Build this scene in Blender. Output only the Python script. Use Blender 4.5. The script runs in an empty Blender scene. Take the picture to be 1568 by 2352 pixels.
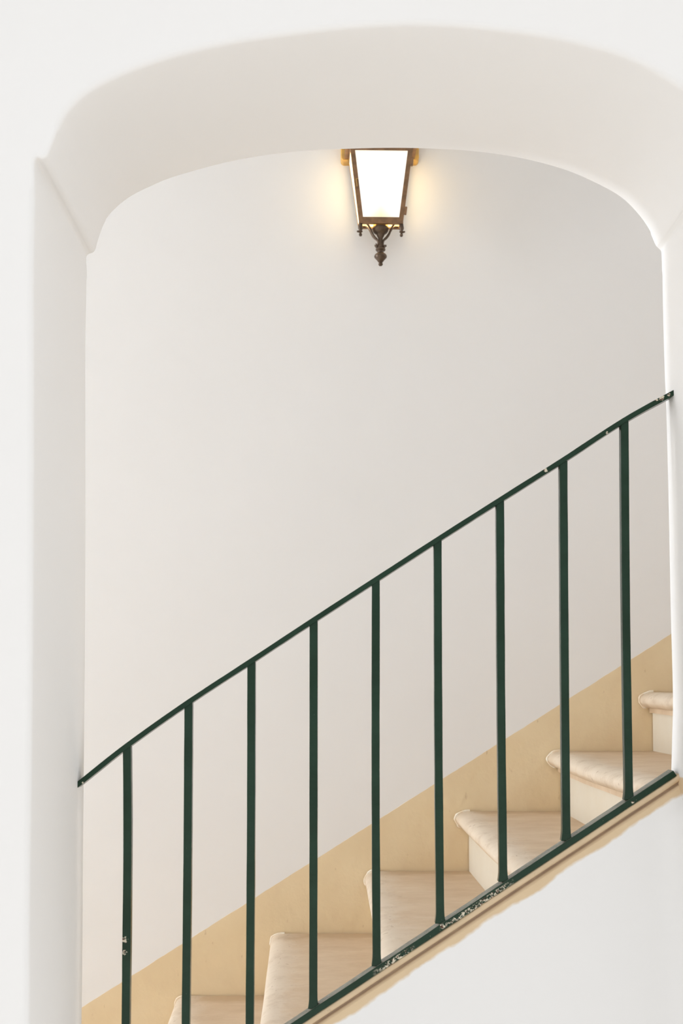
import bpy, bmesh, math, random
from mathutils import Vector, Matrix, noise

random.seed(4)
scene = bpy.context.scene
COL = scene.collection

# ------------------------------------------------------------------ camera model
F = 2573.0                       # focal length in pixels of the 1568 x 2352 frame
TILT = math.radians(3.3)
SHIFT = 260.6
EYE = Vector((0.0, 0.0, 1.6))
WALL = 3.33                      # stairwell back wall
FRONT = 1.79                     # courtyard face of the arched wall
BACK = 2.175                     # stairwell face of the arched wall
RAIL_F, RAIL_B = 2.118, 2.150    # railing, front and back
RISE, RUN = 0.180, 0.2748


def at(px, py, Y):
    """a photo position -> the point of the place at depth Y"""
    u = (px - 784.0) / F
    v = (1176.0 + SHIFT - py) / F
    d = Vector((u, math.cos(TILT) - v * math.sin(TILT), math.sin(TILT) + v * math.cos(TILT)))
    return EYE + d * (Y / d.y)


cam_d = bpy.data.cameras.new('camera')
cam_d.sensor_fit = 'AUTO'
cam_d.sensor_width = 36.0
cam_d.lens = 36.0 * F / 2352.0
cam_d.shift_y = SHIFT / 2352.0
cam_d.clip_start = 0.05
cam_d.dof.use_dof = True
cam_d.dof.focus_distance = 2.55
cam_d.dof.aperture_fstop = 5.0
cam = bpy.data.objects.new('camera', cam_d)
cam.location = EYE
cam.rotation_euler = (math.radians(90) + TILT, 0, 0)
COL.objects.link(cam)
scene.camera = cam


# ------------------------------------------------------------------ helpers
def link(name, bm, mat, parent=None, smooth=True, bevel=None, auto=40):
    me = bpy.data.meshes.new(name)
    bmesh.ops.recalc_face_normals(bm, faces=bm.faces[:])
    for f in bm.faces:
        f.smooth = smooth
    if smooth:
        for e in bm.edges:
            if len(e.link_faces) == 2 and e.calc_face_angle(0) > math.radians(auto):
                e.smooth = False
    bm.to_mesh(me)
    bm.free()
    o = bpy.data.objects.new(name, me)
    COL.objects.link(o)
    if mat is not None:
        me.materials.append(mat)
    if parent is not None:
        o.parent = parent
        o.matrix_parent_inverse = parent.matrix_world.inverted()
    if bevel:
        m = o.modifiers.new('bevel', 'BEVEL')
        m.width = bevel
        m.segments = 3
        m.limit_method = 'ANGLE'
        m.angle_limit = math.radians(35)
    return o


def struct(name, bm, mat, **k):
    o = link(name, bm, mat, **k)
    o['kind'] = 'structure'
    return o


def thing(name, label, cat, loc):
    o = bpy.data.objects.new(name, None)
    o.empty_display_size = 0.1
    o.location = loc
    o['label'] = label
    o['category'] = cat
    COL.objects.link(o)
    bpy.context.view_layer.update()
    return o


def hull(bm, pts_a, pts_b):
    """two equal rings -> closed solid"""
    a = [bm.verts.new(p) for p in pts_a]
    b = [bm.verts.new(p) for p in pts_b]
    n = len(a)
    for i in range(n):
        j = (i + 1) % n
        bm.faces.new((a[i], a[j], b[j], b[i]))
    bm.faces.new(a[::-1])
    bm.faces.new(b)


def box(bm, x0, x1, y0, y1, z0, z1):
    hull(bm, [(x0, y0, z0), (x1, y0, z0), (x1, y1, z0), (x0, y1, z0)],
         [(x0, y0, z1), (x1, y0, z1), (x1, y1, z1), (x0, y1, z1)])


def rings(bm, rr, closed=True, cap=True):
    """list of rings of points -> tube-like surface"""
    vs = [[bm.verts.new(p) for p in r] for r in rr]
    n = len(rr[0])
    for k in range(len(vs) - 1):
        for i in range(n if closed else n - 1):
            j = (i + 1) % n
            bm.faces.new((vs[k][i], vs[k][j], vs[k + 1][j], vs[k + 1][i]))
    if cap:
        bm.faces.new(vs[0][::-1])
        bm.faces.new(vs[-1])
    return vs


def lathe(bm, prof, seg=40, centre=(0, 0)):
    """prof: (radius, z) from one end to the other"""
    rr = []
    for r, z in prof:
        r = max(r, 1e-4)
        rr.append([(centre[0] + r * math.cos(2 * math.pi * i / seg),
                    centre[1] + r * math.sin(2 * math.pi * i / seg), z) for i in range(seg)])
    rings(bm, rr)


def spline(pts, sub):
    """Catmull-Rom through points (any dimension)"""
    pts = [Vector(p) for p in pts]
    out = []
    for i in range(len(pts) - 1):
        p0 = pts[i - 1] if i else pts[0] * 2 - pts[1]
        p1, p2 = pts[i], pts[i + 1]
        p3 = pts[i + 2] if i + 2 < len(pts) else pts[-1] * 2 - pts[-2]
        for k in range(sub):
            t = k / sub
            out.append(0.5 * ((2 * p1) + (p2 - p0) * t + (2 * p0 - 5 * p1 + 4 * p2 - p3) * t * t
                              + (3 * p1 - p0 - 3 * p2 + p3) * t ** 3))
    out.append(pts[-1].copy())
    return out


def tube(bm, pts, rad, seg=12, flat=1.0, up=Vector((0, 0, 1))):
    """swept round/oval bar; rad a number or one per point"""
    pts = [Vector(p) for p in pts]
    n = len(pts)
    rr = []
    for i, p in enumerate(pts):
        d = (pts[min(i + 1, n - 1)] - pts[max(i - 1, 0)]).normalized()
        s = d.cross(up)
        if s.length < 1e-3:
            s = d.cross(Vector((1, 0, 0)))
        s.normalize()
        t = s.cross(d).normalized()
        r = rad[i] if isinstance(rad, (list, tuple)) else rad
        rr.append([p + s * math.cos(2 * math.pi * k / seg) * r * flat + t * math.sin(2 * math.pi * k / seg) * r
                   for k in range(seg)])
    rings(bm, rr)


# ------------------------------------------------------------------ materials
class M:
    def __init__(self, name):
        self.m = bpy.data.materials.new(name)
        self.m.use_nodes = True
        self.n = self.m.node_tree.nodes
        self.l = self.m.node_tree.links
        self.b = self.n['Principled BSDF']
        self.pos = self.n.new('ShaderNodeNewGeometry').outputs['Position']

    def set(self, **k):
        for a, v in k.items():
            self.b.inputs[a.replace('_', ' ')].default_value = v
        return self

    def put(self, sock, v):
        if hasattr(v, 'is_output'):
            self.l.new(v, sock)
        else:
            sock.default_value = v

    def math(self, op, a, b=0.0, c=None, clamp=False):
        n = self.n.new('ShaderNodeMath')
        n.operation = op
        n.use_clamp = clamp
        self.put(n.inputs[0], a)
        self.put(n.inputs[1], b)
        if c is not None:
            self.put(n.inputs[2], c)
        return n.outputs[0]

    def noise(self, scale, detail=3, stretch=None, rough=0.55):
        v = self.pos
        if stretch:
            mp = self.n.new('ShaderNodeMapping')
            mp.inputs['Scale'].default_value = stretch
            self.l.new(v, mp.inputs['Vector'])
            v = mp.outputs[0]
        n = self.n.new('ShaderNodeTexNoise')
        n.inputs['Scale'].default_value = scale
        n.inputs['Detail'].default_value = detail
        n.inputs['Roughness'].default_value = rough
        self.l.new(v, n.inputs['Vector'])
        return n.outputs['Fac']

    def xyz(self):
        s = self.n.new('ShaderNodeSeparateXYZ')
        self.l.new(self.pos, s.inputs[0])
        return s.outputs

    def ramp(self, fac, lo, hi):
        n = self.n.new('ShaderNodeMapRange')
        n.clamp = True
        self.put(n.inputs['Value'], fac)
        n.inputs['From Min'].default_value = lo
        n.inputs['From Max'].default_value = hi
        return n.outputs['Result']

    def mix(self, fac, a, b):
        n = self.n.new('ShaderNodeMix')
        n.data_type = 'RGBA'
        self.put(n.inputs[0], fac)
        self.put(n.inputs[6], a if hasattr(a, 'is_output') else (*a, 1))
        self.put(n.inputs[7], b if hasattr(b, 'is_output') else (*b, 1))
        return n.outputs[2]

    def dist(self, p):
        n = self.n.new('ShaderNodeVectorMath')
        n.operation = 'DISTANCE'
        self.l.new(self.pos, n.inputs[0])
        n.inputs[1].default_value = p
        return n.outputs['Value']

    def color(self, c):
        self.put(self.b.inputs['Base Color'], c if hasattr(c, 'is_output') else (*c, 1))
        return self

    def bump(self, h, strength, distance):
        n = self.n.new('ShaderNodeBump')
        n.inputs['Strength'].default_value = strength
        n.inputs['Distance'].default_value = distance
        self.l.new(h, n.inputs['Height'])
        self.l.new(n.outputs[0], self.b.inputs['Normal'])
        return self


WHITE = (0.850, 0.843, 0.830)
WHITE2 = (0.838, 0.829, 0.814)
OCHRE = (0.805, 0.660, 0.435)
OCHRE2 = (0.765, 0.612, 0.390)

# crevice between the sill and the painted kerb under the railing
_p, _q = at(1487, 1848.5, RAIL_F), at(792, 2309, RAIL_F)
SM = (_p.z - _q.z) / (_p.x - _q.x)
SC = _p.z - SM * _p.x
SLOPE = math.atan(SM)


def sill_z(x):
    return SM * x + SC


BATTER = 0.09                    # the parapet face leans back a little


def plaster(name):
    m = M(name).set(Roughness=0.85, Specular_IOR_Level=0.25)
    big = m.noise(1.7, 3)
    fine = m.noise(45, 4)
    c = m.mix(m.ramp(big, 0.3, 0.7), WHITE, WHITE2)
    return m, big, fine, c


m, big, fine, c = plaster('white_plaster')
m.color(c).bump(m.noise(9, 3), 0.10, 0.01)
PLASTER = m.m

# arched wall: white, with ochre paint strayed onto the sill next to the kerb
m, big, fine, c = plaster('white_plaster_with_ochre_edge')
X, Y, Z = m.xyz()
edge = m.math('ADD', m.math('MULTIPLY', m.noise(60, 3), 0.007), m.math('MULTIPLY', m.noise(11, 2), 0.03))
above = m.math('SUBTRACT', Z, m.math('MULTIPLY_ADD', X, SM, SC))
low = m.math('MULTIPLY', m.ramp(m.math('SUBTRACT', above, edge), -0.0410, -0.0345), m.ramp(above, 0.014, 0.011))
near = m.ramp(Y, RAIL_F - 0.07, RAIL_F - 0.06)
ins = m.math('MULTIPLY', m.ramp(X, -1.2, -1.19), m.ramp(X, 1.2, 1.19))
fac = m.math('MULTIPLY', m.math('MULTIPLY', near, low), ins)
m.color(m.mix(fac, c, m.mix(m.noise(20), (0.74, 0.575, 0.37), (0.66, 0.50, 0.32))))
m.bump(m.noise(9, 3), 0.12, 0.01)
ARCH = m.m

# back wall: white above, ochre dado that climbs with the stairs
m, big, fine, c = plaster('white_plaster_with_ochre_dado')
X, Y, Z = m.xyz()
_a, _b = at(190, 2315, WALL), at(1543, 1457, WALL)
DM = (_b.z - _a.z) / (_b.x - _a.x)
DC = _a.z - DM * _a.x
line = m.math('MAXIMUM', m.math('MULTIPLY_ADD', X, DM, DC), 0.42)
d = m.math('SUBTRACT', Z, m.math('MULTIPLY_ADD', m.noise(26, 2), 0.004, line))
fac = m.ramp(d, 0.0022, 0.0)
och = m.mix(m.ramp(m.noise(5, 4), 0.35, 0.65), OCHRE, OCHRE2)
och = m.mix(m.math('MULTIPLY', m.ramp(m.noise(24, 5, (1, 1, 0.7)), 0.56, 0.74), 0.35), och, (0.74, 0.58, 0.38))
och = m.mix(m.math('MULTIPLY', m.ramp(m.noise(80, 3, (1.0, 1, 0.3)), 0.70, 0.76), 0.5), och, (0.50, 0.34, 0.19))
m.color(m.mix(fac, c, och))
rough = m.math('MULTIPLY', m.noise(26, 4, (1, 1, 0.8)), fac)
m.bump(m.math('ADD', rough, m.math('MULTIPLY', m.noise(9, 3), 0.4)), 0.16, 0.012)
DADO = m.m

# worn painted stone of the treads
m = M('worn_beige_stone').set(Roughness=0.62, Specular_IOR_Level=0.35)
X, Y, Z = m.xyz()
streak = m.noise(9, 6, (0.75, 1.35, 1.0), 0.66)
c = m.mix(m.ramp(streak, 0.30, 0.70), (0.560, 0.418, 0.275), (0.675, 0.538, 0.385))
c = m.mix(m.math('MULTIPLY', m.ramp(m.noise(13, 6, (0.6, 1.7, 1.0), 0.7), 0.56, 0.74), 0.5), c, (0.74, 0.63, 0.50))
c = m.mix(m.math('MULTIPLY', m.ramp(m.noise(70, 3, (0.7, 2.0, 1.2)), 0.70, 0.76), 0.6), c, (0.40, 0.27, 0.16))
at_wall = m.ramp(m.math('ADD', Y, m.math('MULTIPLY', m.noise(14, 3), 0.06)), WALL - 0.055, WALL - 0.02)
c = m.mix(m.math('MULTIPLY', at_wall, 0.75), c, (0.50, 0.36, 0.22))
at_n = m.n.new('ShaderNodeAttribute')          # scuffed pale along the step edge
at_n.attribute_name = 'scuff'
sc = at_n.outputs['Fac']
patch = m.ramp(m.math('ADD', m.math('MULTIPLY', m.noise(12, 6, (0.8, 0.8, 1.0), 0.7), 1.6), m.math('MULTIPLY', sc, 0.62)), 0.98, 1.28)
c = m.mix(m.math('MULTIPLY', m.math('MULTIPLY', patch, sc), 0.55), c, (0.74, 0.66, 0.55))
c = m.mix(m.math('MULTIPLY', m.math('MULTIPLY', m.ramp(m.noise(19, 6, (0.9, 0.7, 1.2), 0.7), 0.50, 0.66), sc), 0.45), c, (0.48, 0.36, 0.245))
c = m.mix(m.math('MULTIPLY', m.math('MULTIPLY', m.ramp(m.noise(75, 3, (1, 0.7, 0.5)), 0.66, 0.72), sc), 0.6), c, (0.36, 0.24, 0.15))
m.color(c).bump(m.noise(40, 5, (0.8, 1.1, 1)), 0.14, 0.005)
STONE = m.m

m = M('cream_riser_paint').set(Roughness=0.7)
c = m.mix(m.ramp(m.noise(7, 4), 0.35, 0.65), (0.665, 0.605, 0.49), (0.645, 0.575, 0.45))
c = m.mix(m.math('MULTIPLY', m.ramp(m.noise(40, 2, (1, 3, 0.08)), 0.69, 0.73), 0.5), c, (0.52, 0.37, 0.22))
m.color(c).bump(m.noise(25, 4), 0.15, 0.006)
RISER = m.m

m = M('cream_plaster_bead').set(Roughness=0.8)
m.color(m.mix(m.ramp(m.noise(60, 3), 0.4, 0.6), (0.84, 0.77, 0.64), (0.76, 0.62, 0.44)))
BEAD = m.m

m = M('ochre_kerb_paint').set(Roughness=0.6)
c = m.mix(m.ramp(m.noise(16, 4), 0.35, 0.65), (0.615, 0.465, 0.295), (0.67, 0.515, 0.335))
c = m.mix(m.math('MULTIPLY', m.ramp(m.noise(90, 3), 0.68, 0.74), 0.5), c, (0.45, 0.32, 0.2))
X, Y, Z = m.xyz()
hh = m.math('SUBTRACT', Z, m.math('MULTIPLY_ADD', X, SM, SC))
crevice_line = m.math('MULTIPLY', m.ramp(m.math('ABSOLUTE', m.math('SUBTRACT', hh, 0.0012)), 0.0047, 0.0012), m.ramp(m.noise(24, 4), -0.2, 0.5))
c = m.mix(m.math('MULTIPLY', crevice_line, 0.8), c, (0.30, 0.20, 0.14))  # brown line along the crevice, broken up by noise
m.color(c).bump(m.noise(70, 3), 0.2, 0.004)
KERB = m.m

# dark green enamel with chips where the photo shows them
m = M('dark_green_enamel').set(Roughness=0.25, Specular_IOR_Level=0.30)
green = m.mix(m.ramp(m.noise(14, 4), 0.35, 0.65), (0.0045, 0.026, 0.0105), (0.009, 0.036, 0.018))
chips = 0.0
for px, py, r in [(1519, 914, 0.0052), (1507, 918, 0.0030), (1535, 906, 0.0034), (1394, 994, 0.0026), (1253, 1080, 0.0042),
                  (1441, 1530, 0.0022), (1156, 1891, 0.0024), (1149, 1946, 0.0020), (1452, 1843, 0.0026),
                  (284, 2160, 0.0070), (284, 2188, 0.0060), (432, 2116, 0.0026), (190, 1798, 0.0022), (1016, 2128, 0.004)]:
    dd = m.math('ADD', m.dist(at(px, py, RAIL_F)), m.math('MULTIPLY', m.math('SUBTRACT', m.noise(230, 3), 0.5), 2.6 * r))
    hit = m.ramp(dd, r, r * 0.75)
    chips = hit if chips == 0.0 else m.math('MAXIMUM', chips, hit)
X, Y, Z = m.xyz()
# flaking run on the lower front edge of the bottom bar
_c = at(1090, 2072, RAIL_F)
_c2 = at(905, 2205, RAIL_F)
up = m.math('SUBTRACT', Z, m.math('MULTIPLY_ADD', X, SM, SC))
flake = m.ramp(m.noise(170, 4, None, 0.7), 0.50, 0.53)
run = m.math('MAXIMUM', m.ramp(m.dist(_c), 0.085, 0.05), m.ramp(m.dist(_c2), 0.05, 0.015))
run = m.math('MULTIPLY', m.math('MULTIPLY', run, flake), m.ramp(up, 0.0295, 0.0265))
chips = m.math('MAXIMUM', chips, run)
spots = m.math('MULTIPLY', m.ramp(m.noise(420, 2), 0.765, 0.78), m.ramp(up, 0.05, 0.03))
chips = m.math('MAXIMUM', chips, spots)
chipc = m.mix(m.ramp(m.noise(260, 2), 0.54, 0.58), (0.66, 0.60, 0.47), (0.085, 0.035, 0.02))
nz = m.n.new('ShaderNodeSeparateXYZ')
m.l.new(m.n['Geometry'].outputs['Normal'], nz.inputs[0])
top_sheen = m.math('MULTIPLY', m.ramp(nz.outputs['Z'], 0.70, 0.80), m.ramp(m.noise(35, 4), 0.15, 0.6))
green = m.mix(m.math('MULTIPLY', top_sheen, 0.75), green, (0.26, 0.265, 0.22))      # grey reflected sheen painted onto the flat tops
m.color(m.mix(chips, green, chipc))
m.put(m.b.inputs['Roughness'], m.math('MULTIPLY_ADD', chips, 0.4, m.math('MULTIPLY_ADD', m.noise(50, 3), 0.14, 0.17)))
m.bump(m.math('SUBTRACT', m.noise(110, 3), m.math('MULTIPLY', chips, 0.8)), 0.16, 0.004)
GREEN = m.m

m = M('brown_bronze').set(Metallic=0.35, Roughness=0.45)
c = m.mix(m.ramp(m.noise(60, 4), 0.35, 0.65), (0.30, 0.165, 0.080), (0.20, 0.115, 0.060))
m.color(c).bump(m.noise(150, 3), 0.15, 0.002)
BRONZE = m.m

m = M('dark_bronze').set(Metallic=0.45, Roughness=0.38)
c = m.mix(m.ramp(m.noise(90, 4), 0.35, 0.65), (0.125, 0.082, 0.052), (0.085, 0.056, 0.036))
m.color(c).bump(m.noise(200, 3), 0.15, 0.002)
DARKBRONZE = m.m

m = M('brass').set(Metallic=0.8, Roughness=0.4)
m.color((0.62, 0.40, 0.14))
BRASS = m.m

m = M('aged_brass_plate').set(Metallic=0.25, Roughness=0.5)
m.color(m.mix(m.ramp(m.noise(40, 4), 0.4, 0.6), (0.74, 0.44, 0.10), (0.60, 0.36, 0.11)))
PLATE = m.m


def lit_glass(name, col, strength, base):
    """frosted glass with the lamp burning behind it"""
    m = M(name).set(Roughness=0.4)
    m.color(base)
    m.put(m.b.inputs['Emission Color'], (*col, 1))
    m.b.inputs['Emission Strength'].default_value = strength
    return m


GLASS = lit_glass('lit_frosted_glass', (1.0, 0.86, 0.58), 3.0, (0.22, 0.21, 0.19))
SIDEGLASS = lit_glass('lit_amber_glass', (1.0, 0.74, 0.38), 4.0, (0.8, 0.65, 0.4)).m
BULB = lit_glass('lit_bulb', (1.0, 0.75, 0.42), 10.0, (0.9, 0.85, 0.7)).m

m = M('pale_stone_floor').set(Roughness=0.7)
m.color(m.mix(m.noise(3, 4), (0.77, 0.755, 0.735), (0.72, 0.705, 0.685)))
FLOOR = m.m

# ------------------------------------------------------------------ arched wall (front)
KEYS = [  # stairwell edge, courtyard edge of the opening, from bottom left over the arch to bottom right
    ((176, 2900), (52, 3200)), ((187, 2352), (64, 2517)), ((190, 2000), (67, 2090)), ((193, 1700), (72, 1725)),
    ((196, 1300), (76, 1240)), ((196, 1000), (77, 875)), ((196, 800), (77, 630)), ((198, 680), (79, 486)),
    ((198, 620), (80, 413)), ((197, 597), (79, 388)), ((198, 586), (80, 371)), ((204, 581), (87, 363)),
    ((212, 578), (98, 365)), ((218, 571), (107, 361)), ((222, 556), (113, 350)), ((228, 537), (121, 330)),
    ((240, 508), (133, 300)), ((262, 480), (154, 260)), ((300, 450), (196, 218)), ((350, 425), (256, 183)),
    ((400, 405), (335, 151)), ((500, 377), (435, 121)), ((600, 357), (560, 95)), ((700, 346), (690, 77)),
    ((800, 341), (815, 64)), ((900, 339), (940, 58)), ((1000, 341), (1050, 62)), ((1100, 348), (1160, 73)),
    ((1200, 363), (1270, 89)), ((1300, 390), (1390, 117)), ((1380, 425), (1470, 148)), ((1430, 455), (1540, 188)),
    ((1465, 490), (1590, 227)), ((1490, 525), (1632, 280)), ((1506, 560), (1653, 342)), ((1512, 567), (1663, 352)),
    ((1518, 573), (1672, 361)), ((1520, 583), (1676, 374)), ((1521, 620), (1677, 420)), ((1522, 700), (1678, 510)),
    ((1526, 850), (1684, 690)), ((1530, 950), (1689, 813)), ((1535, 1150), (1695, 1056)), ((1540, 1400), (1702, 1360)),
    ((1545, 1600), (1709, 1603)), ((1543, 1700), (1706, 1725)), ((1541, 1800), (1703, 1850)), ((1541, 2000), (1703, 2090)), ((1541, 2900), (1703, 3200))]
B3 = [at(*b, BACK - 0.008) for b, f in KEYS]
F3 = [at(*f, FRONT + 0.004) for b, f in KEYS]
for P in (B3, F3):
    for i in (0, -1):
        P[i].z = 0.0
both = spline([Vector((b.x, b.z, f.x, f.z)) for b, f in zip(B3, F3)], 6)
NSILL = 60
l4, r4 = both[0], both[-1]
NCH = len(both)
radF, radB = [0.011] * NCH, [0.009] * NCH
for i, v in enumerate(both):                 # tighter edge round the impost ledges
    if abs(v[3] - F3[11].z) < 0.05:
        radF[i], radB[i] = 0.006, 0.005
for i in range(1, NSILL):
    t = i / NSILL
    both.append(r4.lerp(l4, t))
    radF.append(0.011)
    radB.append(0.009)
N = len(both)
Bo = [Vector((v[0], v[1])) for v in both]
Fo = [Vector((v[2], v[3])) for v in both]


def normals(P):
    out = []
    for i in range(len(P)):
        d = (P[(i + 1) % len(P)] - P[i - 1]).normalized()
        out.append(Vector((-d.y, d.x)))      # away from the opening (path runs clockwise)
    for _ in range(3):
        out = [(out[i - 1] + out[i] * 2 + out[(i + 1) % len(out)]).normalized() for i in range(len(out))]
    return out


nF, nB = normals(Fo), normals(Bo)


def wob(p, s):
    return noise.noise(Vector(p) * 2.3) * s


XL, XR, ZB, ZT = -6.0, 6.0, -0.2, 5.2
bm = bmesh.new()
rr = []
for k in range(9):
    a = math.radians(90 * k / 8)
    rr.append([Vector((Fo[i].x + nF[i].x * radF[i] * (1 - math.sin(a)), FRONT + radF[i] * (1 - math.cos(a)),
                       Fo[i].y + nF[i].y * radF[i] * (1 - math.sin(a)))) for i in range(N)])
STEPS = 22
for k in range(1, STEPS):
    ring = []
    for i in range(N):
        y0, y1 = FRONT + radF[i], BACK - radB[i]
        y = y0 + (y1 - y0) * k / STEPS
        t = (BACK - y) / (BACK - FRONT)
        if i < len(both) - NSILL + 1 and Bo[i].x < 0 and Bo[i].y < 2.2:
            t = t ** 1.55
        p = Bo[i].lerp(Fo[i], t)
        n = nB[i].lerp(nF[i], t)
        w = wob((p.x, y * 1.5, p.y), 0.004) * math.sin(math.pi * k / STEPS)
        ring.append(Vector((p.x + n.x * w, y, p.y + n.y * w)))
    rr.append(ring)
for k in range(9):
    a = math.radians(90 * k / 8)
    rr.append([Vector((Bo[i].x + nB[i].x * radB[i] * (1 - math.cos(a)), BACK - radB[i] * (1 - math.sin(a)),
                       Bo[i].y + nB[i].y * radB[i] * (1 - math.cos(a)))) for i in range(N)])
vs = rings(bm, rr, cap=False)
rect = []
for loop, y in ((vs[0], FRONT), (vs[-1], BACK)):
    c = [bm.verts.new((x, y, z)) for x, z in ((XL, ZB), (XR, ZB), (XR, ZT), (XL, ZT))]
    rect.append(c)
    edges = [bm.edges.new((c[i], c[(i + 1) % 4])) for i in range(4)]
    edges += [bm.edges.get((loop[i], loop[(i + 1) % N])) for i in range(N)]
    bmesh.ops.triangle_fill(bm, use_beauty=True, use_dissolve=False, edges=edges, normal=(0, -1 if y == FRONT else 1, 0))
for i in range(4):
    j = (i + 1) % 4
    bm.faces.new((rect[0][i], rect[0][j], rect[1][j], rect[1][i]))
bmesh.ops.remove_doubles(bm, verts=bm.verts[:], dist=1e-6)
struct('wall_front', bm, ARCH, auto=55)

# ------------------------------------------------------------------ low parapet that closes the foot of the opening
NU, NV = 160, 70
ux0, ux1 = at(150, 2700, RAIL_F).x - 0.03, at(1561, 1830, RAIL_F).x + 0.035
jx0, jx1 = ux0 + 0.03, ux1 - 0.035
bm = bmesh.new()
rr = []
for k in range(NU + 1):
    x = ux0 + (ux1 - ux0) * k / NU
    top = sill_z(x)
    e = min(x - jx0, jx1 - x)
    fil = 0.0
    R = 0.05
    if e < R:
        q = min(1.0, (R - max(e, 0.0)) / R)
        fil = R * (1 - math.sqrt(max(0.0, 1 - q * q)))
    ring = [Vector((x, BACK - 0.02, -0.02)), Vector((x, BACK - 0.02, top - 0.02)), Vector((x, RAIL_F + 0.014, top - 0.02)),
            Vector((x, RAIL_F + 0.006, top - 0.0040)), Vector((x, RAIL_F + 0.0015, top - 0.0050))]
    for a in (30, 60, 90):
        a = math.radians(a)
        ring.append(Vector((x, RAIL_F + 0.0015 - 0.003 * math.sin(a), top - 0.0080 + 0.003 * math.cos(a))))
    y0, z0 = RAIL_F - 0.0015, top - 0.0080
    for v in range(1, NV + 1):
        f = (v / NV) ** 1.8
        z = z0 + (-0.02 - z0) * f
        y = y0 - (z0 - z) * BATTER + noise.noise(Vector((x * 4, 9.0, z * 4))) * 0.004 * min(1, (z0 - z) * 20)
        y -= fil * min(1, (z0 - z) * 25)
        ring.append(Vector((x, y, z)))
    rr.append(ring)
rings(bm, rr)
struct('wall_parapet', bm, ARCH, auto=60)

# ------------------------------------------------------------------ stairwell shell
bm = bmesh.new()
nx, nz = 90, 50
gx0, gx1, gz0, gz1 = -6.0, 2.6, 0.0, 4.6
grid = [[bm.verts.new((gx0 + (gx1 - gx0) * i / nx, WALL + wob((i * .1, 7.7, k * .1), 0.0025), gz0 + (gz1 - gz0) * k / nz))
         for i in range(nx + 1)] for k in range(nz + 1)]
for k in range(nz):
    for i in range(nx):
        bm.faces.new((grid[k][i], grid[k][i + 1], grid[k + 1][i + 1], grid[k + 1][i]))
ext = bmesh.ops.extrude_face_region(bm, geom=bm.faces[:])
for v in ext['geom']:
    if isinstance(v, bmesh.types.BMVert):
        v.co.y = WALL + 0.3
struct('wall_back', bm, DADO)

bm = bmesh.new()
for b in ((BACK, WALL + 0.3, 0, 2.35), (BACK, WALL + 0.3, 3.95, 4.6), (BACK, 2.27, 2.35, 3.95), (3.23, WALL + 0.3, 2.35, 3.95)):
    box(bm, 2.6, 2.8, *b)                      # leaves an opening added for the fill lamp
struct('wall_right', bm, PLASTER, smooth=False)
bm = bmesh.new()
box(bm, -6.0, 2.8, BACK - 0.05, WALL + 0.3, 4.6, 4.8)
struct('ceiling', bm, PLASTER, smooth=False)
bm = bmesh.new()
box(bm, -14, 14, -14, WALL + 0.3, -0.2, 0.0)
struct('floor', bm, FLOOR, smooth=False)

# ------------------------------------------------------------------ painted kerb under the railing
cd = Vector((math.cos(SLOPE), 0, math.sin(SLOPE)))
cn = Vector((-math.sin(SLOPE), 0, math.cos(SLOPE)))
KERB_H = 0.0150
prof = [(RAIL_F + 0.0080, -0.0150), (RAIL_F - 0.0010, -0.0075), (RAIL_F - 0.0008, -0.0055), (RAIL_F + 0.0006, -0.0036), (RAIL_F + 0.0040, -0.0020), (RAIL_F + 0.0075, -0.0004), (RAIL_F + 0.0070, 0.0016), (RAIL_F + 0.0035, 0.0032),
        (RAIL_F + 0.0008, 0.0052), (RAIL_F - 0.0004, 0.0082), (RAIL_F + 0.0002, 0.0120), (RAIL_F + 0.0030, KERB_H), (RAIL_B + 0.02, KERB_H), (RAIL_B + 0.045, 0.010),
        (RAIL_B + 0.045, -0.16), (BACK - 0.02, -0.16), (BACK - 0.02, -0.04)]
xa, xb = ux0, ux1
bm = bmesh.new()
rr = []
K = 120
for k in range(K + 1):
    x = xa + (xb - xa) * k / K
    p = Vector((x, 0, sill_z(x)))
    rr.append([p + cn * (h + (noise.noise(Vector((x * 14, y * 40, h * 30))) * 0.0008 if -0.005 < h else 0))
               + Vector((0, y + (noise.noise(Vector((x * 9, 3.3, h * 50))) * 0.0008 if -0.005 < h else 0), 0)) for y, h in prof])
rings(bm, rr)
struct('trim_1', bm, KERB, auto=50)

# ------------------------------------------------------------------ staircase
S1 = at(1468, 1590, WALL)
stair = thing('staircase', 'worn beige stone staircase with rounded nosings climbing to the right along the ochre dado', 'staircase',
              (-1.4, (WALL + BACK) / 2, 0.0))
Y_END = RAIL_B + 0.047
tips = {0: 1468, 1: 1258, 2: 1047, 3: 838, 4: 622, 5: 404}
levels = {0: 1590, 1: 1725, 2: 1863, 3: 2000.5, 4: 2143.5, 5: 2286}
skews = {2: 0.024, 3: 0.012, 4: 0.037, 5: 0.043, 6: 0.045, 7: 0.045}
TH = 0.046                                   # nosing thickness


def scuff(o, f):
    a = o.data.attributes.new('scuff', 'FLOAT', 'POINT')
    for n in range(len(o.data.vertices)):
        a.data[n].value = f(n)


def step_at(i):
    if i in tips:
        p = at(tips[i], levels[i], WALL)
        return p.x, p.z
    j = 5 if i > 5 else 0
    p = at(tips[j], levels[j], WALL)
    return p.x - RUN * (i - j), p.z - RISE * (i - j)


def nosing_profile(grow=0.0):
    """(x from the nosing tip, z from the tread top), bullnose then a small fillet under it"""
    out = []
    r = TH / 2
    for k in range(13):                       # from the top round the front to the underside
        a = math.radians(90 + 180 * k / 12)
        rx = r * (1.75 if k < 6 else 1.08)
        out.append((rx + math.cos(a) * (rx + grow), -r + math.sin(a) * (r + grow)))
    out.append((0.027 - grow, -TH - grow))
    return out


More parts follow.
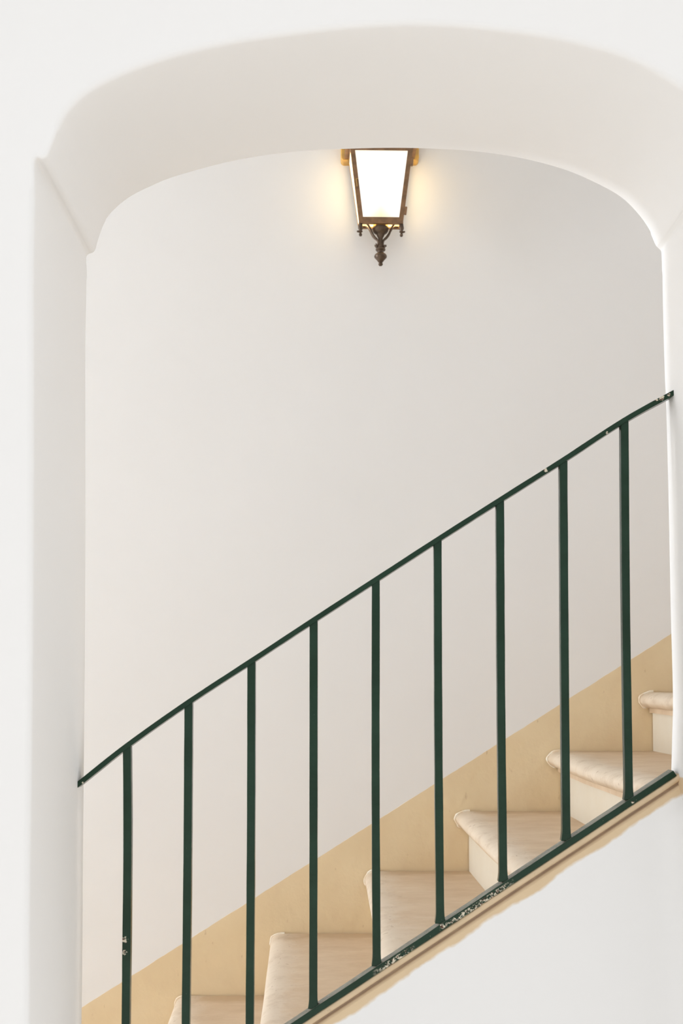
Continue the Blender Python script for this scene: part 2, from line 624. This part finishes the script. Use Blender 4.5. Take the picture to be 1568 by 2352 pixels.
for i in range(-2, 9):
    x0, z0 = step_at(i)
    xn, zn = step_at(i - 1)
    sk = skews.get(i, 0.0)
    skn = skews.get(i - 1, 0.0)
    seg = 26
    np_ = nosing_profile()

    def pt(x, z, t, k, wear=1.0):
        y = WALL - 0.004 + (Y_END - WALL + 0.004) * t
        dip = -0.006 * math.sin(math.pi * min(1, t * 1.0)) * wear
        wx = noise.noise(Vector((i * 5.1 + t * 3, k * 0.08, 1.7))) * 0.0022 * (1 - abs(2 * t - 1))
        return Vector((x + wx, y, z + dip + wx * 0.5))

    # tread body behind the nosing
    bm = bmesh.new()
    rr = []
    for s in range(seg + 1):
        t = s / seg
        a, b = x0 + sk * t, xn + skn * t
        ring = [pt(a + 0.055, z0, t, 1), pt(a + 0.085, z0, t, 1.5, 0.9), pt(a + 0.13, z0, t, 2, 0.6), pt(b + 0.02, z0, t, 3, 0.15), pt(b + 0.06, z0, t, 3, 0.0),
                pt(b + 0.06, z0 - TH, t, 3, 0.0), pt(a + 0.055, z0 - TH, t, 3)]
        rr.append(ring)
    rings(bm, rr)
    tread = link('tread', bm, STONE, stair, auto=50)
    scuff(tread, lambda n: [0.75, 0.45, 0.0, 0.0, 0.0, 0.0, 0.0][n % 7])

    # rounded nosing with its little fillet
    bm = bmesh.new()
    rr = []
    for s in range(seg + 1):
        t = s / seg
        a = x0 + sk * t
        ring = [pt(a + 0.055, z0, t, 1)]
        for k, (px, pz) in enumerate(np_):
            ring.append(pt(a + px, z0 + pz, t, 1, 1.0))
        ring += [pt(a + 0.028, z0 - TH - 0.0145, t, 20), pt(a + 0.036, z0 - TH - 0.0155, t, 20), pt(a + 0.046, z0 - TH - 0.0155, t, 20),
                 pt(a + 0.046, z0 - TH + 0.004, t, 20), pt(a + 0.055, z0 - TH + 0.004, t, 20)]
        rr.append(ring)
    rings(bm, rr)
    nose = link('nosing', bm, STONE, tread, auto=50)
    nr = len(rr[0])
    scuff(nose, lambda n: 0.75 if n % nr == 0 else (1.0 if n % nr < 9 else (0.55 if n % nr < 12 else 0.15)))
    if i == -2:
        tread['label'] = 'grey-beige worn tread top'
        nose['label'] = 'pale scuffed rounded step edge'

    # cream riser
    bm = bmesh.new()
    zb = z0 - RISE - 0.01
    ra = x0 + 0.037
    rings(bm, [[Vector((ra + sk * t, WALL - 0.004 + (Y_END - WALL + 0.004) * t, z0 - TH)),
                Vector((ra + sk * t, WALL - 0.004 + (Y_END - WALL + 0.004) * t, zb)),
                Vector((ra + sk * t + 0.05, WALL - 0.004 + (Y_END - WALL + 0.004) * t, zb)),
                Vector((ra + sk * t + 0.05, WALL - 0.004 + (Y_END - WALL + 0.004) * t, z0 - TH))] for t in (0, .25, .5, .75, 1)])
    ris = link('riser', bm, RISER, stair, smooth=False)
    ris['label'] = 'smooth cream-painted step front'

    # ridge of old plaster round the end of the nosing at the wall
    bm = bmesh.new()
    ring_in = [(px, pz) for px, pz in nosing_profile(-0.003)]
    ring_out = [(px, pz) for px, pz in nosing_profile(0.0085)]
    rr = []
    for (ax, az), (bx, bz) in zip(ring_in, ring_out):
        k_ = len(rr)
        ya, yb = WALL - 0.0026, WALL - 0.0060 + 0.002 * noise.noise(Vector((i * 3.1, k_ * 0.6, 0)))
        q_ = 0.72 + 0.45 * noise.noise(Vector((i * 7.7, k_ * 0.5, 4.4)))
        bx, bz = ax + (bx - ax) * q_, az + (bz - az) * q_
        rr.append([Vector((x0 + bx, ya, z0 + bz)), Vector((x0 + bx * 0.75 + ax * 0.25, yb, z0 + bz * 0.75 + az * 0.25)),
                   Vector((x0 + ax, yb, z0 + az)), Vector((x0 + ax, ya, z0 + az))])
    rings(bm, rr)
    bead = link('plaster_bead', bm, BEAD, tread, auto=50)

# ------------------------------------------------------------------ railing
rail = thing('stair_railing', 'dark green painted iron railing with nine upright bars set into the arched opening', 'railing',
             at(1447, 1845, RAIL_F))


def bar(bm, path, widths, y0, y1, normal=True):
    """flat iron bar swept along a path of (x, z)"""
    P = [Vector(p) for p in path]
    rr = []
    for i, p in enumerate(P):
        if normal:
            d = (P[min(i + 1, len(P) - 1)] - P[max(i - 1, 0)]).normalized()
            n = Vector((-d.y, d.x))
        else:
            n = Vector((1, 0))
        w = widths[i] / 2
        a, b = p + n * w, p - n * w
        rr.append([Vector((a.x, y0, a.y)), Vector((a.x, y1, a.y)), Vector((b.x, y1, b.y)), Vector((b.x, y0, b.y))])
    rings(bm, rr)


HAND = [(150, 1822), (187, 1795), (290, 1713.5), (432, 1613), (577, 1518), (720, 1424), (863, 1331), (1005, 1239), (1148, 1148),
        (1292, 1057), (1434, 964.5), (1548, 901), (1578, 884)]
hp = [at(x, y, RAIL_F) for x, y in HAND]
hp = spline([(p.x, p.z) for p in hp], 8)
hw = [0.0098 * (1 + 0.07 * noise.noise(Vector((p.x * 25, 0, 2)))) for p in hp]
bm = bmesh.new()
bar(bm, hp, hw, RAIL_F, RAIL_B)
link('handrail', bm, GREEN, rail, bevel=0.0016)

RAIL_T = 0.0118
x0, x1 = ux0, at(1564, 1765, RAIL_F).x
lp, lw = [], []
for k in range(90):
    x = x0 + (x1 - x0) * k / 89
    p = Vector((x, 0, sill_z(x))) + cn * (KERB_H + RAIL_T / 2)
    lp.append((p.x, p.z + 0.0007 * noise.noise(Vector((x * 22, 5, 1)))))
    lw.append(RAIL_T * (1 + 0.06 * noise.noise(Vector((x * 40, 3, 2)))))
bm = bmesh.new()
bar(bm, lp, lw, RAIL_F, RAIL_B)
link('bottom_rail', bm, GREEN, rail, bevel=0.0014)

BARS = [[(291, 1715), (292, 1950), (288, 2352), (286, 2600)], [(432.5, 1614), (430, 1980), (426, 2352), (424, 2510)],
        [(577, 1519), (576, 1900), (573, 2352), (572, 2415)], [(720, 1425), (719.5, 2000), (719, 2318)],
        [(863, 1332), (862.5, 1800), (865, 2220)], [(1005, 1240), (1007, 1700), (1011, 2122)],
        [(1148.5, 1149), (1151, 1600), (1156, 2026)], [(1294, 1058), (1297, 1500), (1301, 1932)],
        [(1434.5, 966), (1438, 1400), (1445, 1838)]]
for bar_px in BARS:
    q = [at(x, y, RAIL_F + 0.004) for x, y in bar_px]
    pts = spline([(p.x, p.z) for p in q], 14)
    top, bot = pts[0].y, pts[-1].y
    # finer rings close to the welds
    pts = [pts[0], pts[0].lerp(pts[1], .15), pts[0].lerp(pts[1], .3), pts[0].lerp(pts[1], .5)] + pts[1:-1] \
        + [pts[-1].lerp(pts[-2], f) for f in (.8, .6, .4, .25, .1, 0)]
    ws = []
    for p in pts:
        e = abs(p.y - bot)
        fl = max(0, 1 - e / 0.026) ** 2 * 0.32
        ws.append(0.0152 * (1 + fl + 0.05 * noise.noise(Vector((p.x * 9, p.y * 14, 4)))))
    bm = bmesh.new()
    bar(bm, pts, ws, RAIL_F + 0.004, RAIL_F + 0.0205, normal=False)
    link('baluster', bm, GREEN, rail, bevel=0.0014)

# ------------------------------------------------------------------ wall lantern
LY = WALL - 0.070
DB, DT = 0.023, 0.050                      # half depths, bottom and top
O = at(873.5, 507.5, LY - DB - 0.005)
O.y = LY
O.x = at(873.5, 513, LY).x


def H(py):
    return at(873.5, py, LY - (0.028 + 0.027 * (513 - py) / 182.0)).z - O.z


def HA(py):
    """the same for things on the lantern's axis"""
    return at(873.5, py, LY).z - O.z


PX = (at(973.5, 430, LY - .036).x - at(873.5, 430, LY - .036).x) / 100.0     # metres per photo pixel there
lamp = thing('wall_lantern', 'lit brown bronze wall lantern with white frosted glass under the arch', 'lantern', O)
YAW = Matrix.Translation(O) @ Matrix.Rotation(math.radians(1.6), 4, 'Z')


def lk(name, bm, mat, parent, **k):
    bm.transform(YAW)
    return link(name, bm, mat, parent, **k)


ZB_, ZP, ZT_ = 0.0, H(344), H(331)
WB, WT = 51.0 * PX, 72.8 * PX               # half widths, bottom and top
YC0, YC1 = 0.0, 0.0


def half(z):
    t = z / ZT_
    return WB + (WT - WB) * t, DB + (DT - DB) * t


def ring4(z, gx=0.0, gy=0.0):
    w, d = half(z)
    return [(-w - gx, -d - gy, z), (w + gx, -d - gy, z), (w + gx, d + gy, z), (-w - gx, d + gy, z)]


# body: corner posts, top and bottom rails of the sides and back
body_bm = bmesh.new()
T = 0.010
for sx in (-1, 1):
    for sy in (1,):                              # rear posts
        lo, hi = half(ZB_ - 0.004), half(ZT_)
        z0, z1 = ZB_ - 0.004, ZT_
        a = [(sx * lo[0], sy * lo[1], z0), (sx * (lo[0] - T), sy * lo[1], z0), (sx * (lo[0] - T), sy * (lo[1] - T * .6), z0), (sx * lo[0], sy * (lo[1] - T * .6), z0)]
        b = [(sx * hi[0], sy * hi[1], z1), (sx * (hi[0] - T), sy * hi[1], z1), (sx * (hi[0] - T), sy * (hi[1] - T * .6), z1), (sx * hi[0], sy * (hi[1] - T * .6), z1)]
        hull(body_bm, a, b)
    # front posts behind the door
    lo, hi = half(ZB_ - 0.004), half(ZT_)
    a = [(sx * lo[0], -lo[1] + 0.0002, ZB_ - .004), (sx * (lo[0] - T * .8), -lo[1] + 0.0002, ZB_ - .004), (sx * (lo[0] - T * .8), -lo[1] + T * .5, ZB_ - .004), (sx * lo[0], -lo[1] + T * .5, ZB_ - .004)]
    b = [(sx * hi[0], -hi[1] + 0.0002, ZT_), (sx * (hi[0] - T * .8), -hi[1] + 0.0002, ZT_), (sx * (hi[0] - T * .8), -hi[1] + T * .5, ZT_), (sx * hi[0], -hi[1] + T * .5, ZT_)]
    hull(body_bm, a, b)
for z0, z1 in ((ZB_ - 0.004, ZB_ + 0.001), (ZT_ - 0.012, ZT_)):
    (w0, d0), (w1, d1) = half(z0), half(z1)
    for sx in (-1, 1):
        hull(body_bm, [(sx * w0, -d0, z0), (sx * (w0 - .006), -d0, z0), (sx * (w0 - .006), d0, z0), (sx * w0, d0, z0)],
             [(sx * w1, -d1, z1), (sx * (w1 - .006), -d1, z1), (sx * (w1 - .006), d1, z1), (sx * w1, d1, z1)])
    hull(body_bm, [(-w0, d0, z0), (w0, d0, z0), (w0, d0 - .006, z0), (-w0, d0 - .006, z0)],
         [(-w1, d1, z1), (w1, d1, z1), (w1, d1 - .006, z1), (-w1, d1 - .006, z1)])
body = lk('frame', body_bm, BRONZE, lamp, smooth=False)


def front_pt(x, z, out=0.0):
    w, d = half(z)
    return Vector((x, -d - out, z))


# glazed door on the front: four mitred bars
bm = bmesh.new()
SW = 10.6 * PX
zb0, zb1, zt0, zt1 = ZB_ - 0.003, H(498), ZP, ZT_


def edge_x(z):
    return half(z)[0]


for sx in (-1, 1):
    f = lambda x, z, o: front_pt(sx * x, z, o)
    outer0, inner0 = edge_x(zb0), edge_x(zb0) - SW
    outer1, inner1 = edge_x(zt1), edge_x(zt1) - SW
    hull(bm, [f(outer0, zb0, .0055), f(inner0, zb0, .0055), f(inner0, zb0, 0), f(outer0, zb0, 0)],
         [f(outer1, zt1, .0055), f(inner1, zt1, .0055), f(inner1, zt1, 0), f(outer1, zt1, 0)])
for z0, z1 in ((zb0, zb1), (zt0, zt1)):
    hull(bm, [front_pt(-edge_x(z0) + SW * .9, z0, .0053), front_pt(edge_x(z0) - SW * .9, z0, .0053), front_pt(edge_x(z0) - SW * .9, z0, 0), front_pt(-edge_x(z0) + SW * .9, z0, 0)],
         [front_pt(-edge_x(z1) + SW * .9, z1, .0053), front_pt(edge_x(z1) - SW * .9, z1, .0053), front_pt(edge_x(z1) - SW * .9, z1, 0), front_pt(-edge_x(z1) + SW * .9, z1, 0)])
# lip under the door
hull(bm, [front_pt(-WB, zb0 - .004, .007), front_pt(WB, zb0 - .004, .007), front_pt(WB, zb0 - .004, -.004), front_pt(-WB, zb0 - .004, -.004)],
     [front_pt(-WB, zb0 + .001, .007), front_pt(WB, zb0 + .001, .007), front_pt(WB, zb0 + .001, -.004), front_pt(-WB, zb0 + .001, -.004)])
door = lk('glazed_door', bm, BRONZE, lamp, smooth=False, bevel=0.0008)

# front pane: paler low down where the holder hides the bulb
m = GLASS
Xp, Yp, Zp = m.xyz()
base_c = YAW @ Vector((0, -DB, H(500)))
dz = m.math('SUBTRACT', Zp, base_c.z)
dx = m.math('ABSOLUTE', m.math('SUBTRACT', Xp, base_c.x))
holder = m.math('ADD', m.math('MULTIPLY', dz, 1.0), m.math('MULTIPLY', dx, 0.9))
vis = m.ramp(holder, -0.002, 0.052)
m.put(m.b.inputs['Emission Strength'], m.math('MULTIPLY_ADD', vis, 0.20, 0.86))
topw = m.ramp(Zp, (O.z + H(400)), (O.z + H(344)))
m.l.new(m.mix(m.math('MULTIPLY', topw, 0.6), m.mix(vis, (1.0, 0.86, 0.48), (1.0, 0.975, 0.91)), (1.0, 0.93, 0.74)), m.b.inputs['Emission Color'])
bm = bmesh.new()
hull(bm, [front_pt(-edge_x(zb1) + SW * .7, zb1 - .003, -.001), front_pt(edge_x(zb1) - SW * .7, zb1 - .003, -.001), front_pt(edge_x(zb1) - SW * .7, zb1 - .003, -.003), front_pt(-edge_x(zb1) + SW * .7, zb1 - .003, -.003)],
     [front_pt(-edge_x(zt0) + SW * .7, zt0 + .003, -.001), front_pt(edge_x(zt0) - SW * .7, zt0 + .003, -.001), front_pt(edge_x(zt0) - SW * .7, zt0 + .003, -.003), front_pt(-edge_x(zt0) + SW * .7, zt0 + .003, -.003)])
pane = lk('glass_pane', bm, GLASS.m, door, smooth=False)
pane['label'] = 'glowing white frosted glass of the door'

# side panes and rear reflector
for sx in (-1, 1):
    bm = bmesh.new()
    z0, z1 = ZB_ + 0.008, ZT_ - 0.010
    (w0, d0), (w1, d1) = half(z0), half(z1)
    hull(bm, [(sx * (w0 - .0015), -d0 + .004, z0), (sx * (w0 - .0015), d0 - .005, z0), (sx * (w0 - .0035), d0 - .005, z0), (sx * (w0 - .0035), -d0 + .004, z0)],
         [(sx * (w1 - .0015), -d1 + .004, z1), (sx * (w1 - .0015), d1 - .005, z1), (sx * (w1 - .0035), d1 - .005, z1), (sx * (w1 - .0035), -d1 + .004, z1)])
    p = lk('side_pane', bm, SIDEGLASS, lamp, smooth=False)
    p['label'] = 'glowing amber side glass'
bm = bmesh.new()
(w0, d0), (w1, d1) = half(ZB_), half(ZT_)
hull(bm, [(-w0 + .004, d0 - .002, ZB_), (w0 - .004, d0 - .002, ZB_), (w0 - .004, d0 - .004, ZB_), (-w0 + .004, d0 - .004, ZB_)],
     [(-w1 + .004, d1 - .002, ZT_), (w1 - .004, d1 - .002, ZT_), (w1 - .004, d1 - .004, ZT_), (-w1 + .004, d1 - .004, ZT_)])
mref = M('warm_white_enamel').set(Roughness=0.5)
mref.color((0.88, 0.78, 0.50))
lk('reflector', bm, mref.m, lamp, smooth=False)

# hinges on the right stile, latch on the left one
for py in (371, 483):
    z = H(py)
    bm = bmesh.new()
    w = edge_x(z)
    tx = (WT - WB) / ZT_
    lathe(bm, [(0.0001, -.0115), (.0036, -.0115), (.0036, .0115), (.0001, .0115)], 16)
    box(bm, -.010, 0.0, -.0012, .0012, -.008, .006)
    bm.transform(Matrix.Translation((w + .0032, -half(z)[1] - .004, z)) @ Matrix.Rotation(math.atan(tx), 4, 'Y'))
    lk('hinge', bm, BRONZE, door, auto=50)
z = H(421)
w = edge_x(z)
bm = bmesh.new()
lean = Matrix.Translation((-w + .0068, -half(z)[1] - .0062, z)) @ Matrix.Rotation(-math.atan((WT - WB) / ZT_), 4, 'Y')
box(bm, -.0052, .0040, 0, .0012, -.0125, .0125)
bm.transform(lean)
latch = lk('latch', bm, BRONZE, door, smooth=False, bevel=0.0004)
bm = bmesh.new()
box(bm, -.0014, .0010, -.0034, 0, -.0105, .0115)
box(bm, -.0014, .0058, -.0034, 0, .0105, .0125)
bm.transform(lean)
k = lk('latch_bolt', bm, BRASS, latch, smooth=False, bevel=0.0004)
k['label'] = 'small bright brass bolt'

# roof above the glass and the mounting plate against the wall
bm = bmesh.new()
rr = [ring4(ZT_, 0.012, 0.010), ring4(ZT_ + .006, 0.012, 0.010)]
for f, up_ in ((0.80, 0.020), (0.55, 0.046), (0.38, 0.060), (0.34, 0.085)):
    w, d = half(ZT_)
    z = ZT_ + up_
    rr.append([(-w * f, -d * f, z), (w * f, -d * f, z), (w * f, d * f, z), (-w * f, d * f, z)])
rings(bm, rr)
bm.transform(Matrix.Translation((0, 0, 0)))
lk('roof', bm, BRONZE, lamp, smooth=False, bevel=0.001)

pb = at(872, 370, WALL - 0.03)
phw = (at(962, 350, WALL - .03).x - at(782, 350, WALL - .03).x) / 2
bm = bmesh.new()
zlow, zhigh = pb.z, pb.z + 0.150
r = 0.012
outl = [(-phw, zhigh), (-phw, zlow + r)]
for k in range(1, 6):
    a = math.radians(180 + 90 * k / 6)
    outl.append((-phw + r + r * math.cos(a), zlow + r + r * math.sin(a)))
for k in range(1, 6):
    a = math.radians(270 + 90 * k / 6)
    outl.append((phw - r + r * math.cos(a), zlow + r + r * math.sin(a)))
outl += [(phw, zlow + r), (phw, zhigh)]
xc = (at(962, 350, WALL - .03).x + at(782, 350, WALL - .03).x) / 2
hull(bm, [(xc + x, WALL - 0.032, z) for x, z in outl], [(xc + x, WALL + 0.004, z) for x, z in outl])
mp = link('mounting_plate', bm, PLATE, lamp, smooth=False, bevel=0.004)
mp['label'] = 'golden plate holding the lantern to the wall'

# lamp holder: cup, neck and stem on the axis
cupz = HA(524)
bm = bmesh.new()
P_ = PX
lathe(bm, [(0.001, HA(517)), (16.5 * P_, HA(517)), (17.5 * P_, HA(520)), (18.5 * P_, HA(523))], 44)
k = lk('collar', bm, BRASS, lamp)
bm = bmesh.new()
lathe(bm, [(17.5 * P_, HA(522)), (19.3 * P_, HA(524.5)), (19.3 * P_, HA(527)), (18 * P_, HA(531)), (15 * P_, HA(535)), (11 * P_, HA(537.5)),
           (9.2 * P_, HA(539)), (8.6 * P_, HA(542)), (6.4 * P_, HA(545)), (5.4 * P_, HA(548)), (5.2 * P_, HA(554)), (5.6 * P_, HA(560)),
           (6.2 * P_, HA(565)), (7.4 * P_, HA(568)), (7.0 * P_, HA(570))], 44)
cup = lk('lamp_holder', bm, DARKBRONZE, lamp)
bm = bmesh.new()
lathe(bm, [(.013, HA(517)), (.014, HA(508)), (.022, HA(488)), (.028, HA(470)), (.027, HA(455)), (.018, HA(444)), (.001, HA(441))], 28)
bl = lk('bulb', bm, BULB, lamp)
bm = bmesh.new()
fin = [(6.5 * P_, 569), (8.0 * P_, 570.5), (11.4 * P_, 572.5), (11.6 * P_, 574), (10 * P_, 576), (7.5 * P_, 577.5), (7.0 * P_, 580), (9.0 * P_, 582.5),
       (13.0 * P_, 585), (14.8 * P_, 588.5), (14.2 * P_, 591.5), (11.0 * P_, 595), (8.2 * P_, 598), (6.0 * P_, 601.5), (3.9 * P_, 603), (4.6 * P_, 604.5),
       (5.3 * P_, 606.5), (5.1 * P_, 608.5), (3.4 * P_, 610.3), (0.3 * P_, 611)]
fin = [(r_, HA(py)) for r_, py in fin]
lathe(bm, fin, 40)
# the pendant leans a hair to the left like the rest of the ironwork
lk('finial', bm, DARKBRONZE, lamp)

# scroll arms from the four corners to the stem, each ending in a forked leaf
for sx in (-1, 1):
    for sy in (-1, 1):
        z0 = ZB_ - 0.005
        cxn, cyn = sx * (WB - .010), sy * (DB - .006)
        thick = .0030 if sy < 0 else .0021

        def P3(fr, py_):
            # fr: 1 at the corner, 0 at the axis; bows outward in plan with the corner direction
            return Vector((cxn * fr, cyn * fr, HA(py_) if py_ > 100 else py_))
        pts = [P3(0.98, 516), P3(0.80, 516.5), P3(0.66, 521), P3(0.55, 529), P3(0.46, 538), P3(0.33, 546), P3(0.20, 551), P3(0.14, 556), P3(0.12, 562), P3(0.16, 566), P3(0.24, 568)]
        sp = spline(pts, 6)
        bm = bmesh.new()
        rad = [thick * (1.0 + 0.5 * max(0, (k_ / len(sp)) - .7)) for k_ in range(len(sp))]
        tube(bm, sp, rad, 10, flat=1.35)
        arm = lk('scroll_arm', bm, DARKBRONZE, lamp)
        # forked leaf at the inner end
        bm = bmesh.new()
        dirn = Vector((cxn, cyn, 0)).normalized()
        side = Vector((-dirn.y, dirn.x, 0))
        b0 = Vector((0, 0, HA(564.5))) + dirn * .0045
        for s_ in (-1, 1):
            tube(bm, spline([b0, b0 + dirn * .006 + side * s_ * .002 + Vector((0, 0, -.0012)), b0 + dirn * .0125 + side * s_ * .0055 + Vector((0, 0, .0002 + .002 * s_))], 4),
                 [.0026, .0027, .0026, .0025, .0024, .0022, .0019, .0016, .0010], 8, flat=1.2)
        lk('leaf', bm, DARKBRONZE, arm)
        if sy > 0:
            continue
        # turned foot under the front corner
        bm = bmesh.new()
        fz = lambda py_: H(py_)
        cpt = (sx * (WB - .0050), sy * (DB - .002))
        lathe(bm, [(.0062, fz(513)), (.0062, fz(516)), (.0072, fz(519)), (.0072, fz(524)), (.0050, fz(527)), (.0040, fz(529)), (.0062, fz(530)),
                   (.0062, fz(531.5)), (.0028, fz(533.5)), (.0036, fz(535.5)), (.0050, fz(538.5)), (.0038, fz(541.5)), (.0004, fz(543))], 20, centre=cpt)
        for s_ in (-1, 1):
            c0 = Vector((cpt[0], cpt[1], fz(530.5)))
            dv = Vector((sx * 0.95, s_ * 0.35, 0)).normalized()
            tube(bm, [c0, c0 + dv * .004 + Vector((0, 0, -.0008)), c0 + dv * .0110 + Vector((0, 0, s_ * .0006))], [.0032, .0032, .0016], 8)
        lk('corner_foot', bm, DARKBRONZE, lamp)

# ------------------------------------------------------------------ light
pl = bpy.data.lights.new('lantern_light', 'POINT')
pl.energy = 1.6
pl.color = (1.0, 0.78, 0.45)
pl.shadow_soft_size = 0.02
plo = bpy.data.objects.new('lantern_light', pl)
plo.location = YAW @ Vector((0, 0.0, H(425)))
COL.objects.link(plo)

sun = bpy.data.lights.new('soft_daylight', 'SUN')
sun.energy = 1.72
sun.angle = math.radians(12)
sun.color = (1.0, 0.99, 0.975)
so = bpy.data.objects.new('soft_daylight', sun)
so.location = (-3, -5, 6)
so.rotation_euler = Vector((0.25, 0.06, -1.0)).to_track_quat('-Z', 'Y').to_euler()
COL.objects.link(so)

for nm, loc, rot, sx, sy, e in [('stair_foot_daylight', (-5.9, 2.295, 2.0), (0, math.radians(-90), 0), 3.8, 0.21, 188.0),
                                ('upper_landing_fill', (2.66, 2.75, 3.15), (0, math.radians(90), 0), 1.5, 0.9, 5.6)]:  # added fill lamp at the unseen right end, lifts the right side
    al = bpy.data.lights.new(nm, 'AREA')
    al.shape = 'RECTANGLE'
    al.size, al.size_y = sx, sy
    al.energy = e
    al.color = (0.925, 0.975, 1.06)
    ao = bpy.data.objects.new(nm, al)
    ao.location = loc
    ao.rotation_euler = rot
    COL.objects.link(ao)

w = bpy.data.worlds.new('sky')
scene.world = w
w.use_nodes = True
wn, wl = w.node_tree.nodes, w.node_tree.links
bg = wn['Background']
tc = wn.new('ShaderNodeTexCoord')
sx_ = wn.new('ShaderNodeSeparateXYZ')
wl.new(tc.outputs['Generated'], sx_.inputs[0])
ab = wn.new('ShaderNodeMath')                 # a lane: the sky is open to the two sides, shaded straight ahead
ab.operation = 'ABSOLUTE'
wl.new(sx_.outputs['X'], ab.inputs[0])
mr = wn.new('ShaderNodeMapRange')
wl.new(ab.outputs[0], mr.inputs['Value'])
cr = wn.new('ShaderNodeValToRGB')
cr.color_ramp.elements[0].color = (0.70, 0.71, 0.725, 1)
cr.color_ramp.elements[1].color = (1.25, 1.255, 1.265, 1)
wl.new(mr.outputs[0], cr.inputs[0])
wl.new(cr.outputs[0], bg.inputs['Color'])
bg.inputs['Strength'].default_value = 1.015

# ------------------------------------------------------------------ colour management
scene.view_settings.view_transform = 'Standard'
scene.view_settings.look = 'None'
scene.view_settings.gamma = 1.0
scene.view_settings.use_curve_mapping = False
scene.view_settings.exposure = 0.0
scene.cycles.max_bounces = 14
scene.cycles.diffuse_bounces = 10
scene.cycles.sample_clamp_indirect = 4.0
